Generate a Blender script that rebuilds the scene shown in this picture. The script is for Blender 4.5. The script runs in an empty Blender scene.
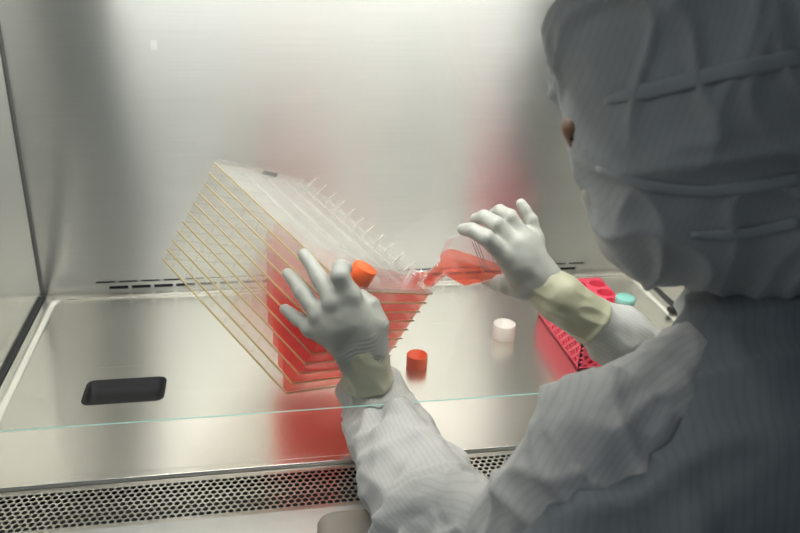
import bpy, bmesh, math, random
import numpy as np
from mathutils import Vector, Matrix, noise
from mathutils.bvhtree import BVHTree

random.seed(4)
C = bpy.context.scene.collection
sc = bpy.context.scene

# ------------------------------------------------------------------ camera
F_PX = 788.5
CAM = np.array([0.4296, -0.924, 0.7332])
RR = np.array([0.98361528, -0.17645565, 0.03693761])
UU = np.array([0.03912081, 0.40892392, 0.91172956])
FF = np.array([0.17598451, 0.8953461, -0.4091269])
cd = bpy.data.cameras.new('camera')
cam = bpy.data.objects.new('camera', cd)
C.objects.link(cam)
cam.matrix_world = Matrix(((RR[0], UU[0], -FF[0], CAM[0]), (RR[1], UU[1], -FF[1], CAM[1]),
                           (RR[2], UU[2], -FF[2], CAM[2]), (0, 0, 0, 1)))
cd.sensor_width = 36
cd.lens = 36 * F_PX / 800
cd.clip_start = 0.02
cd.dof.use_dof = True
cd.dof.focus_distance = 1.22
cd.dof.aperture_fstop = 6.0
sc.camera = cam


def at(x, y, d):
    """world point seen at photo pixel x, y at distance d along the view axis"""
    return CAM + d * (FF + (x - 400) / F_PX * RR - (y - 266.5) / F_PX * UU)


# ------------------------------------------------------------------ helpers
def mesh_obj(name, bm, mats, parent=None, smooth=False):
    me = bpy.data.meshes.new(name)
    bm.to_mesh(me)
    bm.free()
    if not isinstance(mats, (list, tuple)):
        mats = [mats]
    for m in mats:
        me.materials.append(m)
    if smooth:
        me.polygons.foreach_set('use_smooth', [True] * len(me.polygons))
    o = bpy.data.objects.new(name, me)
    C.objects.link(o)
    if parent is not None:
        o.parent = parent
    return o


def empty(name, loc=(0, 0, 0), M=None):
    o = bpy.data.objects.new(name, None)
    C.objects.link(o)
    if M is not None:
        o.matrix_world = M
    else:
        o.location = loc
    return o


def tag(o, label, cat, group=None):
    o['label'] = label
    o['category'] = cat
    if group:
        o['group'] = group
    return o


def struct(o):
    o['kind'] = 'structure'
    return o


def box(bm, x0, x1, y0, y1, z0, z1, mi=0):
    vs = [bm.verts.new((x, y, z)) for x in (x0, x1) for y in (y0, y1) for z in (z0, z1)]
    for f in ((0, 1, 3, 2), (4, 6, 7, 5), (0, 4, 5, 1), (2, 3, 7, 6), (0, 2, 6, 4), (1, 5, 7, 3)):
        bm.faces.new([vs[i] for i in f]).material_index = mi
    return vs


def lathe(bm, prof, n=40, M=None, mi=0, closed=False):
    """revolve (r, z) profile round z"""
    rings = []
    for r, z in prof:
        if r < 1e-6:
            rings.append([bm.verts.new((0, 0, z))])
        else:
            rings.append([bm.verts.new((r * math.cos(2 * math.pi * i / n), r * math.sin(2 * math.pi * i / n), z)) for i in range(n)])
    pairs = list(zip(rings, rings[1:]))
    if closed:
        pairs.append((rings[-1], rings[0]))
    for a, b in pairs:
        for i in range(n):
            j = (i + 1) % n
            if len(a) == 1 and len(b) == 1:
                continue
            if len(a) == 1:
                f = bm.faces.new((a[0], b[j], b[i]))
            elif len(b) == 1:
                f = bm.faces.new((a[i], a[j], b[0]))
            else:
                f = bm.faces.new((a[i], a[j], b[j], b[i]))
            f.material_index = mi
    if M is not None:
        bmesh.ops.transform(bm, matrix=M, verts=[v for r in rings for v in r])


def tube(bm, pts, rad, n=12, mi=0, caps=True):
    pts = [Vector(p) for p in pts]
    if not isinstance(rad, (list, tuple)):
        rad = [rad] * len(pts)
    rings = []
    up = Vector((0.31, 0.17, 0.93))
    for i, p in enumerate(pts):
        t = (pts[min(i + 1, len(pts) - 1)] - pts[max(i - 1, 0)]).normalized()
        u = t.cross(up).normalized()
        v = t.cross(u)
        rings.append([bm.verts.new(p + rad[i] * (math.cos(2 * math.pi * k / n) * u + math.sin(2 * math.pi * k / n) * v)) for k in range(n)])
    for a, b in zip(rings, rings[1:]):
        for k in range(n):
            bm.faces.new((a[k], a[(k + 1) % n], b[(k + 1) % n], b[k])).material_index = mi
    if caps:
        bm.faces.new(rings[0][::-1]).material_index = mi
        bm.faces.new(rings[-1]).material_index = mi


def recalc(bm):
    bmesh.ops.recalc_face_normals(bm, faces=bm.faces)


# ------------------------------------------------------------------ materials
def mat(name, col=(.8, .8, .8), rough=.5, metal=0., **kw):
    m = bpy.data.materials.new(name)
    m.use_nodes = True
    b = m.node_tree.nodes['Principled BSDF']
    b.inputs['Base Color'].default_value = (*col, 1)
    b.inputs['Roughness'].default_value = rough
    b.inputs['Metallic'].default_value = metal
    for k, v in kw.items():
        b.inputs[k].default_value = v
    return m


def N(m, t, **kw):
    n = m.node_tree.nodes.new(t)
    for k, v in kw.items():
        setattr(n, k, v)
    return n


def L(m, a, b):
    m.node_tree.links.new(a, b)


def steel(name, col, rough, aniso, scale, bump=.02, var=.03):
    """brushed stainless steel: fine stretched grain, anisotropic gloss along the UV tangent"""
    m = mat(name, col, rough, 1.0)
    b = m.node_tree.nodes['Principled BSDF']
    b.inputs['Anisotropic'].default_value = aniso
    tc = N(m, 'ShaderNodeTexCoord')
    mp = N(m, 'ShaderNodeMapping')
    mp.inputs['Scale'].default_value = scale
    L(m, tc.outputs['Object'], mp.inputs['Vector'])
    n1 = N(m, 'ShaderNodeTexNoise')
    n1.inputs['Scale'].default_value = 1.0
    n1.inputs['Detail'].default_value = 3
    L(m, mp.outputs['Vector'], n1.inputs['Vector'])
    cr = N(m, 'ShaderNodeMapRange')
    cr.inputs['To Min'].default_value = rough - var
    cr.inputs['To Max'].default_value = rough + var
    L(m, n1.outputs['Fac'], cr.inputs['Value'])
    L(m, cr.outputs['Result'], b.inputs['Roughness'])
    mx = N(m, 'ShaderNodeMix', data_type='RGBA')
    mx.inputs[6].default_value = tuple(c * (1 - var * 1.6) for c in col) + (1,)
    mx.inputs[7].default_value = tuple(min(1, c * (1 + var * 1.6)) for c in col) + (1,)
    L(m, n1.outputs['Fac'], mx.inputs[0])
    L(m, mx.outputs[2], b.inputs['Base Color'])
    bp = N(m, 'ShaderNodeBump')
    bp.inputs['Strength'].default_value = bump
    bp.inputs['Distance'].default_value = .002
    L(m, n1.outputs['Fac'], bp.inputs['Height'])
    L(m, bp.outputs['Normal'], b.inputs['Normal'])
    tg = N(m, 'ShaderNodeTangent', direction_type='UV_MAP')
    tg.uv_map = 'UVMap'
    L(m, tg.outputs['Tangent'], b.inputs['Tangent'])
    return m


def fresnel(m, ior):
    """the same reflectance from both sides of a thin wall"""
    fr = N(m, 'ShaderNodeFresnel')
    ge = N(m, 'ShaderNodeNewGeometry')
    mr = N(m, 'ShaderNodeMapRange')
    mr.inputs['To Min'].default_value = ior
    mr.inputs['To Max'].default_value = 1 / ior
    L(m, ge.outputs['Backfacing'], mr.inputs['Value'])
    L(m, mr.outputs['Result'], fr.inputs['IOR'])
    return fr


def thin_clear(name, tint, haze, haze_col, gloss=1.0, rough=.06, edge=0.):
    """thin-walled clear plastic: passes light straight through, reflects by Fresnel, a little milky"""
    m = bpy.data.materials.new(name)
    m.use_nodes = True
    nt = m.node_tree
    nt.nodes.clear()
    out = N(m, 'ShaderNodeOutputMaterial')
    tr = N(m, 'ShaderNodeBsdfTransparent')
    tr.inputs['Color'].default_value = (*tint, 1)
    gl = N(m, 'ShaderNodeBsdfGlossy')
    gl.inputs['Roughness'].default_value = rough
    gl.inputs['Color'].default_value = (gloss, gloss, gloss, 1)
    df = N(m, 'ShaderNodeBsdfDiffuse')
    df.inputs['Color'].default_value = (*haze_col, 1)
    fr = fresnel(m, 1.5)
    m1 = N(m, 'ShaderNodeMixShader')
    m1.inputs[0].default_value = haze
    if edge:        # a longer way through the wall at grazing angles
        lw = N(m, 'ShaderNodeLayerWeight')
        lw.inputs['Blend'].default_value = .5
        pw = N(m, 'ShaderNodeMath', operation='POWER')
        pw.inputs[1].default_value = 3
        L(m, lw.outputs['Facing'], pw.inputs[0])
        ma = N(m, 'ShaderNodeMath', operation='MULTIPLY_ADD')
        ma.inputs[1].default_value = edge
        ma.inputs[2].default_value = haze
        L(m, pw.outputs[0], ma.inputs[0])
        L(m, ma.outputs[0], m1.inputs[0])
    L(m, tr.outputs[0], m1.inputs[1])
    L(m, df.outputs[0], m1.inputs[2])
    m2 = N(m, 'ShaderNodeMixShader')
    L(m, fr.outputs[0], m2.inputs[0])
    L(m, m1.outputs[0], m2.inputs[1])
    L(m, gl.outputs[0], m2.inputs[2])
    L(m, m2.outputs[0], out.inputs['Surface'])
    return m


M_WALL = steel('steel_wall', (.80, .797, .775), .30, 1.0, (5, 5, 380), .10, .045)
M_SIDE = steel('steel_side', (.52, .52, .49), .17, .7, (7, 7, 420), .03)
M_TRAY = steel('steel_tray', (.86, .835, .77), .27, .6, (3, 420, 3), .0, .008)
M_RIM = steel('steel_rim', (.80, .78, .72), .24, .2, (6, 200, 6), .01)
M_GRILLE = steel('steel_grille', (.58, .565, .51), .34, .3, (6, 300, 6), .02)
M_LEDGE = steel('steel_ledge', (.60, .60, .575), .45, .2, (25, 40, 25), .05)
M_DARK = mat('dark_void', (.012, .012, .012), .8)
M_GASKET = mat('gasket', (.03, .03, .032), .6)
M_BLACK = mat('black_plastic', (.012, .012, .013), .55, 0, **{'Specular IOR Level': .25})
M_SASH = thin_clear('sash_glass', (.955, .965, .96), 0.012, (.9, .9, .9), .8, .02)
M_SASH_EDGE = mat('sash_edge', (.45, .80, .74), .5)
M_PS = thin_clear('clear_polystyrene', (.99, .99, .98), .034, (.93, .92, .86), 1.0, .08)
M_PSTOP = thin_clear('clear_polystyrene_top', (.96, .96, .95), .075, (.95, .95, .92), 1.0, .12)
M_PSEDGE = thin_clear('polystyrene_edge', (.78, .68, .40), .60, (.66, .56, .30), 1.0, .15)
M_PSRIB = thin_clear('polystyrene_rib', (.97, .97, .95), .35, (.95, .94, .90), 1.0, .1)
M_FLASK = thin_clear('flask_plastic', (.975, .965, .975), .05, (.90, .88, .90), 1.2, .04, .45)
M_ORANGE = mat('orange_cap', (.92, .13, .02), .42)
M_WHITE = mat('white_cap', (.80, .76, .72), .4, 0, **{'Subsurface Weight': .3, 'Subsurface Radius': (.01, .008, .006)})
M_PINK = mat('pink_rack', (.93, .07, .14), .42)
M_TEAL = mat('teal_cap', (.30, .72, .64), .45)
M_STICKER = mat('white_sticker', (.92, .92, .92), .5)
M_PAD = mat('taupe_pad', (.30, .27, .23), .65)
M_MARK = mat('grey_mark', (.12, .12, .12), .6)
M_LASH = mat('eyelash', (.01, .008, .008), .6)


def liquid(name, tint, body, fac):
    m = bpy.data.materials.new(name)
    m.use_nodes = True
    nt = m.node_tree
    nt.nodes.clear()
    out = N(m, 'ShaderNodeOutputMaterial')
    tr = N(m, 'ShaderNodeBsdfTransparent')
    tr.inputs['Color'].default_value = (*tint, 1)
    df = N(m, 'ShaderNodeBsdfDiffuse')
    df.inputs['Color'].default_value = (*body, 1)
    tl = N(m, 'ShaderNodeBsdfTranslucent')
    tl.inputs['Color'].default_value = (*body, 1)
    gl = N(m, 'ShaderNodeBsdfGlossy')
    gl.inputs['Roughness'].default_value = .05
    fr = fresnel(m, 1.33)
    m0 = N(m, 'ShaderNodeMixShader')
    m0.inputs[0].default_value = .7
    L(m, df.outputs[0], m0.inputs[1])
    L(m, tl.outputs[0], m0.inputs[2])
    m1 = N(m, 'ShaderNodeMixShader')
    m1.inputs[0].default_value = fac
    L(m, tr.outputs[0], m1.inputs[1])
    L(m, m0.outputs[0], m1.inputs[2])
    m2 = N(m, 'ShaderNodeMixShader')
    L(m, fr.outputs[0], m2.inputs[0])
    L(m, m1.outputs[0], m2.inputs[1])
    L(m, gl.outputs[0], m2.inputs[2])
    L(m, m2.outputs[0], out.inputs['Surface'])
    return m


M_MEDIUM = liquid('pink_medium', (1.0, .55, .49), (1.0, .28, .20), .13)
M_FLASKMED = liquid('orange_medium', (1.0, .42, .28), (1.0, .30, .17), .20)
M_STREAM = liquid('medium_stream', (1.0, .62, .52), (1.0, .34, .26), .30)


def cloth(name, col, stripe=.10, rough=.85, period=.0055):
    """woven cleanroom cloth with fine conductive threads running along the sleeve"""
    m = mat(name, col, rough)
    b = m.node_tree.nodes['Principled BSDF']
    b.inputs['Sheen Weight'].default_value = .15
    at_ = N(m, 'ShaderNodeAttribute')
    at_.attribute_name = 'weave'
    sx = N(m, 'ShaderNodeSeparateXYZ')
    L(m, at_.outputs['Vector'], sx.inputs[0])
    mu = N(m, 'ShaderNodeMath', operation='MULTIPLY')
    mu.inputs[1].default_value = 2 * math.pi / period
    L(m, sx.outputs[0], mu.inputs[0])
    sn = N(m, 'ShaderNodeMath', operation='SINE')
    L(m, mu.outputs[0], sn.inputs[0])
    mr = N(m, 'ShaderNodeMapRange')
    mr.inputs['From Min'].default_value = .35
    mr.inputs['From Max'].default_value = 1.0
    L(m, sn.outputs[0], mr.inputs['Value'])
    mx = N(m, 'ShaderNodeMix', data_type='RGBA')
    mx.inputs[6].default_value = (*col, 1)
    mx.inputs[7].default_value = tuple(c * (1 - 2.2 * stripe) for c in col) + (1,)
    L(m, mr.outputs['Result'], mx.inputs[0])
    tc = N(m, 'ShaderNodeTexCoord')
    ns = N(m, 'ShaderNodeTexNoise')
    ns.inputs['Scale'].default_value = 9
    L(m, tc.outputs['Object'], ns.inputs['Vector'])
    mx2 = N(m, 'ShaderNodeMix', data_type='RGBA', blend_type='MULTIPLY')
    mx2.inputs[0].default_value = 1
    cr = N(m, 'ShaderNodeMapRange')
    cr.inputs['To Min'].default_value = .9
    cr.inputs['To Max'].default_value = 1.06
    L(m, ns.outputs['Fac'], cr.inputs['Value'])
    L(m, mx.outputs[2], mx2.inputs[6])
    L(m, cr.outputs['Result'], mx2.inputs[7])
    L(m, mx2.outputs[2], b.inputs['Base Color'])
    n2 = N(m, 'ShaderNodeTexNoise')
    n2.inputs['Scale'].default_value = 38
    n2.inputs['Detail'].default_value = 4
    L(m, tc.outputs['Object'], n2.inputs['Vector'])
    bp = N(m, 'ShaderNodeBump')
    bp.inputs['Strength'].default_value = .35
    bp.inputs['Distance'].default_value = .004
    L(m, n2.outputs['Fac'], bp.inputs['Height'])
    L(m, bp.outputs['Normal'], b.inputs['Normal'])
    return m


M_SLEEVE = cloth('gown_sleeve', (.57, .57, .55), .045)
M_GOWN_SHADED = cloth('gown_body_shaded', (.175, .20, .215), .05, period=.007)  # darker than the sleeves: shade on the back painted into the cloth
M_HOOD = cloth('hood_cloth', (.42, .44, .43), .03, period=.0055)
M_MASK_LIT = cloth('mask_cloth_lit', (.60, .58, .52), .02)  # same fabric as the hood, cabinet light painted in as a paler tone
M_STRAP = cloth('strap_cloth', (.42, .445, .44), .0)
M_SKIN = mat('skin', (.23, .105, .055), .5, 0, **{'Subsurface Weight': .1, 'Subsurface Radius': (.01, .004, .002)})


def rubber(name, col, bump=.25):
    m = mat(name, col, .42, 0, **{'Subsurface Weight': .12, 'Subsurface Radius': (.004, .003, .002)})
    b = m.node_tree.nodes['Principled BSDF']
    tc = N(m, 'ShaderNodeTexCoord')
    n2 = N(m, 'ShaderNodeTexNoise')
    n2.inputs['Scale'].default_value = 70
    n2.inputs['Detail'].default_value = 3
    L(m, tc.outputs['Object'], n2.inputs['Vector'])
    bp = N(m, 'ShaderNodeBump')
    bp.inputs['Strength'].default_value = bump
    bp.inputs['Distance'].default_value = .002
    L(m, n2.outputs['Fac'], bp.inputs['Height'])
    L(m, bp.outputs['Normal'], b.inputs['Normal'])
    return m


M_GLOVE = rubber('glove_latex', (.41, .412, .38))
M_CUFF = rubber('glove_cuff', (.46, .45, .32))

# ------------------------------------------------------------------ cabinet (the setting)
W = 1.28
D = .60
TOP = .80


def set_uv(o, ax, ay):
    me = o.data
    uv = me.uv_layers.new(name='UVMap')
    for lp in me.loops:
        c = me.vertices[lp.vertex_index].co
        uv.data[lp.index].uv = (c[ay], c[ax])


# back wall with two rows of exhaust slots cut through it
def back_wall():
    slots = []
    x = .128
    while x < W - .14:
        slots.append((x, x + .0375, .0115, .0185))
        x += .0440
    x = .104
    while x < W - .15:
        slots.append((x, x + .036, .0260, .0295))
        x += .0440
    xs = sorted({0, W} | {round(s[0], 5) for s in slots} | {round(s[1], 5) for s in slots})
    zs = [-.02, .0115, .0185, .0260, .0295, TOP]
    bm = bmesh.new()
    V = {(i, j): bm.verts.new((x, D, z)) for i, x in enumerate(xs) for j, z in enumerate(zs)}
    for i in range(len(xs) - 1):
        for j in range(len(zs) - 1):
            cx, cz = (xs[i] + xs[i + 1]) / 2, (zs[j] + zs[j + 1]) / 2
            if any(a < cx < b and c < cz < d for a, b, c, d in slots):
                continue
            bm.faces.new((V[i, j], V[i + 1, j], V[i + 1, j + 1], V[i, j + 1]))
    r = bmesh.ops.extrude_face_region(bm, geom=bm.faces[:])
    bmesh.ops.translate(bm, vec=(0, .003, 0), verts=[v for v in r['geom'] if isinstance(v, bmesh.types.BMVert)])
    recalc(bm)
    o = mesh_obj('wall_back', bm, M_WALL)
    set_uv(o, 0, 2)
    struct(o)
    bm = bmesh.new()
    box(bm, 0, W, D + .012, D + .05, -.05, TOP)
    struct(mesh_obj('wall_back_plenum', bm, M_DARK))


back_wall()
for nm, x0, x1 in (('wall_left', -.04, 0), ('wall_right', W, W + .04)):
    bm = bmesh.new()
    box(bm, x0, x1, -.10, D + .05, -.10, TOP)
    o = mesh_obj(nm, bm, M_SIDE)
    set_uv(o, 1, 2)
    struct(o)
bm = bmesh.new()
box(bm, -.04, W + .04, .085, D + .05, TOP, TOP + .04)
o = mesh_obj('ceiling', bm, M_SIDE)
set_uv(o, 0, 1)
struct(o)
# lower cabinet body under the tray
bm = bmesh.new()
box(bm, -.04, W + .04, -.085, D + .05, -.16, -.10)
o = mesh_obj('cabinet_floor', bm, M_DARK)
struct(o)
# dark sealing gap between tray and left side wall, and in the back corners
bm = bmesh.new()
box(bm, 0, .0065, -.005, D - .012, -.02, .0075)
struct(mesh_obj('trim_1', bm, M_GASKET))
bm = bmesh.new()
box(bm, W - .0065, W, -.005, D - .012, -.02, .0075)
struct(mesh_obj('trim_2', bm, M_GASKET))
bm = bmesh.new()
box(bm, 0, .0035, D - .0045, D, .006, TOP)
o = mesh_obj('trim_3', bm, mat('corner_seam', (.16, .16, .155), .5, .6))
struct(o)


# recessed tray ------------------------------------------------------
def rrect(x0, x1, y0, y1, r, n=8):
    pts = []
    for cx, cy, a0 in ((x1 - r, y1 - r, 0), (x0 + r, y1 - r, 90), (x0 + r, y0 + r, 180), (x1 - r, y0 + r, 270)):
        for k in range(n + 1):
            a = math.radians(a0 + 90 * k / n)
            pts.append((cx + r * math.cos(a), cy + r * math.sin(a)))
    return pts


tray = empty('work_tray', (.64, .3, 0))
tag(tray, 'large stainless steel work surface tray with raised rolled rim inside the cabinet', 'tray')
HX0, HX1, HY0, HY1 = .142, .268, .199, .268      # finger pull


def loops_mesh(bm, loops, mi=0):
    rings = []
    for pts, z in loops:
        rings.append([bm.verts.new((p[0], p[1], z)) for p in pts])
    for a, b in zip(rings, rings[1:]):
        n = len(a)
        for i in range(n):
            bm.faces.new((a[i], a[(i + 1) % n], b[(i + 1) % n], b[i])).material_index = mi
    return rings


bm = bmesh.new()
prof = [(0, -.012, .002), (0, .0045, .002), (.0015, .006, .003), (.012, .006, .012), (.0155, .0052, .016), (.0185, .0028, .02), (.021, .0008, .022), (.024, .0, .024)]
loops = []
for off, z, r in prof:
    fr = min(off, .021) * .9
    loops.append((rrect(.0075 + off, W - .0075 - off, 0 + fr, D - .003 - off, max(r, .002)), z))
rings = loops_mesh(bm, loops)
hole = [bm.verts.new((p[0], p[1], 0)) for p in rrect(HX0, HX1, HY0, HY1, .012)]
edges = [bm.edges.get((rings[-1][i], rings[-1][(i + 1) % len(rings[-1])])) for i in range(len(rings[-1]))]
hedges = [bm.edges.new((hole[i], hole[(i + 1) % len(hole)])) for i in range(len(hole))]
bmesh.ops.triangle_fill(bm, use_beauty=True, use_dissolve=False, edges=edges + hedges)
recalc(bm)
if sum(f.normal.z * f.calc_area() for f in bm.faces) < 0:
    bmesh.ops.reverse_faces(bm, faces=bm.faces)
tm = mesh_obj('tray_surface', bm, M_TRAY, tray)
tm.location = -tray.location
for p in tm.data.polygons:
    p.use_smooth = p.normal.z < .995
set_uv(tm, 0, 1)
# finger pull cup
bm = bmesh.new()
lp = [(rrect(HX0 - .0015, HX1 + .0015, HY0 - .0015, HY1 + .0015, .0135), .0003),
      (rrect(HX0 - .0005, HX1 + .0005, HY0 - .0005, HY1 + .0005, .0125), .0016),
      (rrect(HX0 + .003, HX1 - .003, HY0 + .003, HY1 - .003, .0105), .0012),
      (rrect(HX0 + .005, HX1 - .005, HY0 + .006, HY1 - .008, .010), -.006),
      (rrect(HX0 + .008, HX1 - .008, HY0 + .012, HY1 - .020, .008), -.013),
      (rrect(HX0 + .014, HX1 - .014, HY0 + .020, HY1 - .030, .006), -.0155)]
rg = loops_mesh(bm, lp)
bm.faces.new(rg[-1])
recalc(bm)
hp = mesh_obj('finger_pull', bm, M_BLACK, tray, True)
hp.location = -tray.location
hp['label'] = 'black recessed oblong finger pull'

# intake grille -------------------------------------------------------
bm = bmesh.new()
pitch = .00945
ry = pitch * .866
ncol = int((W - .012) / pitch)
x00 = (W - ncol * pitch) / 2
R = .0037
y = -.0135
rows = 9
for j in range(rows):
    for i in range(ncol - (j % 2)):
        cx = x00 + (i + .5 + .5 * (j % 2)) * pitch
        cy = y - j * ry
        outer = [(cx + pitch / math.sqrt(3) * math.cos(math.radians(30 + 60 * k)), cy + pitch / math.sqrt(3) * math.sin(math.radians(30 + 60 * k))) for k in range(6)]
        o12 = []
        for k in range(6):
            a, b = outer[k], outer[(k + 1) % 6]
            o12 += [a, ((a[0] + b[0]) / 2, (a[1] + b[1]) / 2)]
        vo = [bm.verts.new((p[0], p[1], 0)) for p in o12]
        vi = [bm.verts.new((cx + R * math.cos(math.radians(30 + 30 * k)), cy + R * math.sin(math.radians(30 + 30 * k)), 0)) for k in range(12)]
        vd = [bm.verts.new((v.co.x, v.co.y, -.0015)) for v in vi]
        for k in range(12):
            q = (k + 1) % 12
            bm.faces.new((vo[k], vo[q], vi[q], vi[k]))
            bm.faces.new((vi[k], vi[q], vd[q], vd[k]))
bmesh.ops.remove_doubles(bm, verts=bm.verts, dist=1e-5)
yb = y - (rows - 1) * ry
box(bm, .002, W - .002, y + .0022, -.0018, -.002, -.00005)
box(bm, .002, W - .002, yb - .010, yb - .0025, -.002, -.00005)
gr = mesh_obj('intake_grille', bm, M_GRILLE)
set_uv(gr, 0, 1)
tag(gr, 'perforated steel air grille with rows of round black holes along the cabinet front', 'grille')
bm = bmesh.new()
box(bm, .002, W - .002, -.092, -.003, -.10, -.02)
struct(mesh_obj('trim_4', bm, M_DARK))
# front ledge
bm = bmesh.new()
yf = yb - .0105
prof = [(yf, -.012), (yf, .0), (yf - .003, .003), (yf - .075, .001), (yf - .11, -.008), (yf - .13, -.03), (yf - .135, -.16), (yf, -.16)]
va = [bm.verts.new((-.04, p[0], p[1])) for p in prof]
vb = [bm.verts.new((W + .04, p[0], p[1])) for p in prof]
for i in range(len(prof)):
    j = (i + 1) % len(prof)
    bm.faces.new((va[i], va[j], vb[j], vb[i]))
bm.faces.new(va)
bm.faces.new(vb)
recalc(bm)
o = mesh_obj('trim_5', bm, M_LEDGE)
set_uv(o, 0, 1)
struct(o)

# unseen header housing before the lamp, lip lowered to shade the shoulder
bm = bmesh.new()
box(bm, -.04, W + .04, -.088, -.082, .668, .90)
box(bm, -.04, W + .04, -.088, .085, .86, .90)
o = mesh_obj('trim_6', bm, M_LEDGE)
set_uv(o, 0, 1)
struct(o)
# sash ---------------------------------------------------------------
bm = bmesh.new()
sy0, sz0, sy1, sz1 = -.030, .119, .083, TOP + .02
th = .0035
tn = Vector((0, -(sz1 - sz0), (sy1 - sy0))).normalized() * th
quad = [Vector((0.002, sy0, sz0)), Vector((W - .002, sy0, sz0)), Vector((W - .002, sy1, sz1)), Vector((0.002, sy1, sz1))]
A = [bm.verts.new(p) for p in quad]
Bv = [bm.verts.new(p + tn) for p in quad]
bm.faces.new(A)
bm.faces.new(Bv[::-1])
for i in range(4):
    j = (i + 1) % 4
    bm.faces.new((A[i], Bv[i], Bv[j], A[j])).material_index = 1
recalc(bm)
struct(mesh_obj('window_1', bm, [M_SASH, M_SASH_EDGE]))

# white sticker on the back wall
bm = bmesh.new()
box(bm, -.0058, .0058, -.0006, 0, -.0085, .0085)
st = mesh_obj('sticker', bm, M_STICKER)
st.location = (.258, D - .0002, .498)
tag(st, 'tiny white sticker high on the steel back wall of the cabinet', 'sticker')


# ------------------------------------------------------------------ multi layer culture vessel
C0 = np.array([.384, .036, .081]) * 1.2
Lx = np.array([-.561, .758, .333])
Lx /= np.linalg.norm(Lx)
Wx = np.array([.661, .652, -.370])
Wx -= Wx @ Lx * Lx
Wx /= np.linalg.norm(Wx)
Sx = np.cross(Wx, Lx)
VM = Matrix(((Wx[0], Lx[0], Sx[0], C0[0]), (Wx[1], Lx[1], Sx[1], C0[1]), (Wx[2], Lx[2], Sx[2], C0[2]), (0, 0, 0, 1)))
VW, VL, VS, NL = .228, .332, .184, 10
ves = empty('culture_vessel', M=VM)
tag(ves, 'tilted clear ten layer cell culture vessel with yellowish edges held in the cabinet', 'vessel')
pit = VS / NL


def shell(bm, x0, x1, y0, y1, z0, z1, bottom=True):
    t = .0
    if bottom:
        v = [bm.verts.new(p) for p in ((x0, y0, z0), (x1, y0, z0), (x1, y1, z0), (x0, y1, z0))]
        bm.faces.new(v)
    for a, b in (((x0, y0), (x1, y0)), ((x1, y0), (x1, y1)), ((x1, y1), (x0, y1)), ((x0, y1), (x0, y0))):
        v = [bm.verts.new((*a, z0)), bm.verts.new((*b, z0)), bm.verts.new((*b, z1)), bm.verts.new((*a, z1))]
        bm.faces.new(v)


def ring_bar(bm, x0, x1, y0, y1, z0, z1, w, mi=0):
    box(bm, x0 - w, x1 + w, y0 - w, y0, z0, z1, mi)
    box(bm, x0 - w, x1 + w, y1, y1 + w, z0, z1, 1)
    box(bm, x0 - w, x0, y0, y1, z0, z1, mi)
    box(bm, x1, x1 + w, y0, y1, z0, z1, 1)


for k in range(NL):
    z = k * pit
    bm = bmesh.new()
    e = .0025
    shell(bm, e, VW - e, e, VL - e, z, z + pit - .0006)
    # small triangular spacers along both long walls inside each tray
    for j in range(9):
        yy = .02 + j * .036
        for xx, s in ((e, 1), (VW - e, -1)):
            v = [bm.verts.new((xx, yy, z + .002)), bm.verts.new((xx + s * .008, yy, z + .002)), bm.verts.new((xx, yy, z + pit - .003))]
            bm.faces.new(v)
    lay = mesh_obj('tray_layer', bm, M_PS, ves)
    bm = bmesh.new()
    ring_bar(bm, .002, VW - .002, .002, VL - .002, z - .0008, z + .0012, .0022)
    mesh_obj('rim', bm, [M_PSEDGE, M_PS], lay)
# lid with raised ribs
bm = bmesh.new()
box(bm, 0, VW, 0, VL, VS, VS + .0022)
for xx in (.045, .095, .15, .19):
    box(bm, xx, xx + .003, .02, VL - .02, VS + .0022, VS + .006)
for yy in (.0, VL - .003):
    box(bm, 0, VW, yy, yy + .003, VS + .0022, VS + .008)
box(bm, VW - .003, VW, 0, VL, VS + .0022, VS + .008)
lid = mesh_obj('lid', bm, M_PSTOP, ves)
bm = bmesh.new()
for j in range(12):
    yy = .035 + j * .0255
    v0 = [(VW - .003, yy, VS + .002), (VW + .002, yy, VS + .022), (VW - .012, yy, VS + .002)]
    a = [bm.verts.new(p) for p in v0]
    b = [bm.verts.new((p[0], p[1] + .0015, p[2])) for p in v0]
    bm.faces.new(a)
    bm.faces.new(b[::-1])
    for i in range(3):
        bm.faces.new((a[i], b[i], b[(i + 1) % 3], a[(i + 1) % 3]))
recalc(bm)
mesh_obj('fin', bm, M_PSRIB, lid)
bm = bmesh.new()
ring_bar(bm, .002, VW - .002, .002, VL - .002, VS - .0004, VS + .0014, .0022)
mesh_obj('rim', bm, [M_PSEDGE, M_PS], lid)
bm = bmesh.new()
box(bm, .115, .150, VL + .0002, VL + .0012, VS - .0015, VS + .0055)
mk = mesh_obj('printed_mark', bm, M_MARK, lid)
mk['label'] = 'small dark printed mark on the far rim'


def port(px_, py_, open_=True):
    bm = bmesh.new()
    z = VS + .002
    lathe(bm, [(.0135, z - .004), (.0135, z + .022), (.0150, z + .022), (.0150, z + .0245), (.0118, z + .0245), (.0118, z - .004)], 36)
    for q in range(3):
        lathe(bm, [(.0136, z + .008 + q * .004), (.0146, z + .009 + q * .004), (.0136, z + .010 + q * .004)], 36)
    bmesh.ops.translate(bm, vec=(px_, py_, 0), verts=bm.verts)
    return mesh_obj('port_neck', bm, M_FLASK, ves, True)


port(.036, .022)
port(.196, .026)


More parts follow.
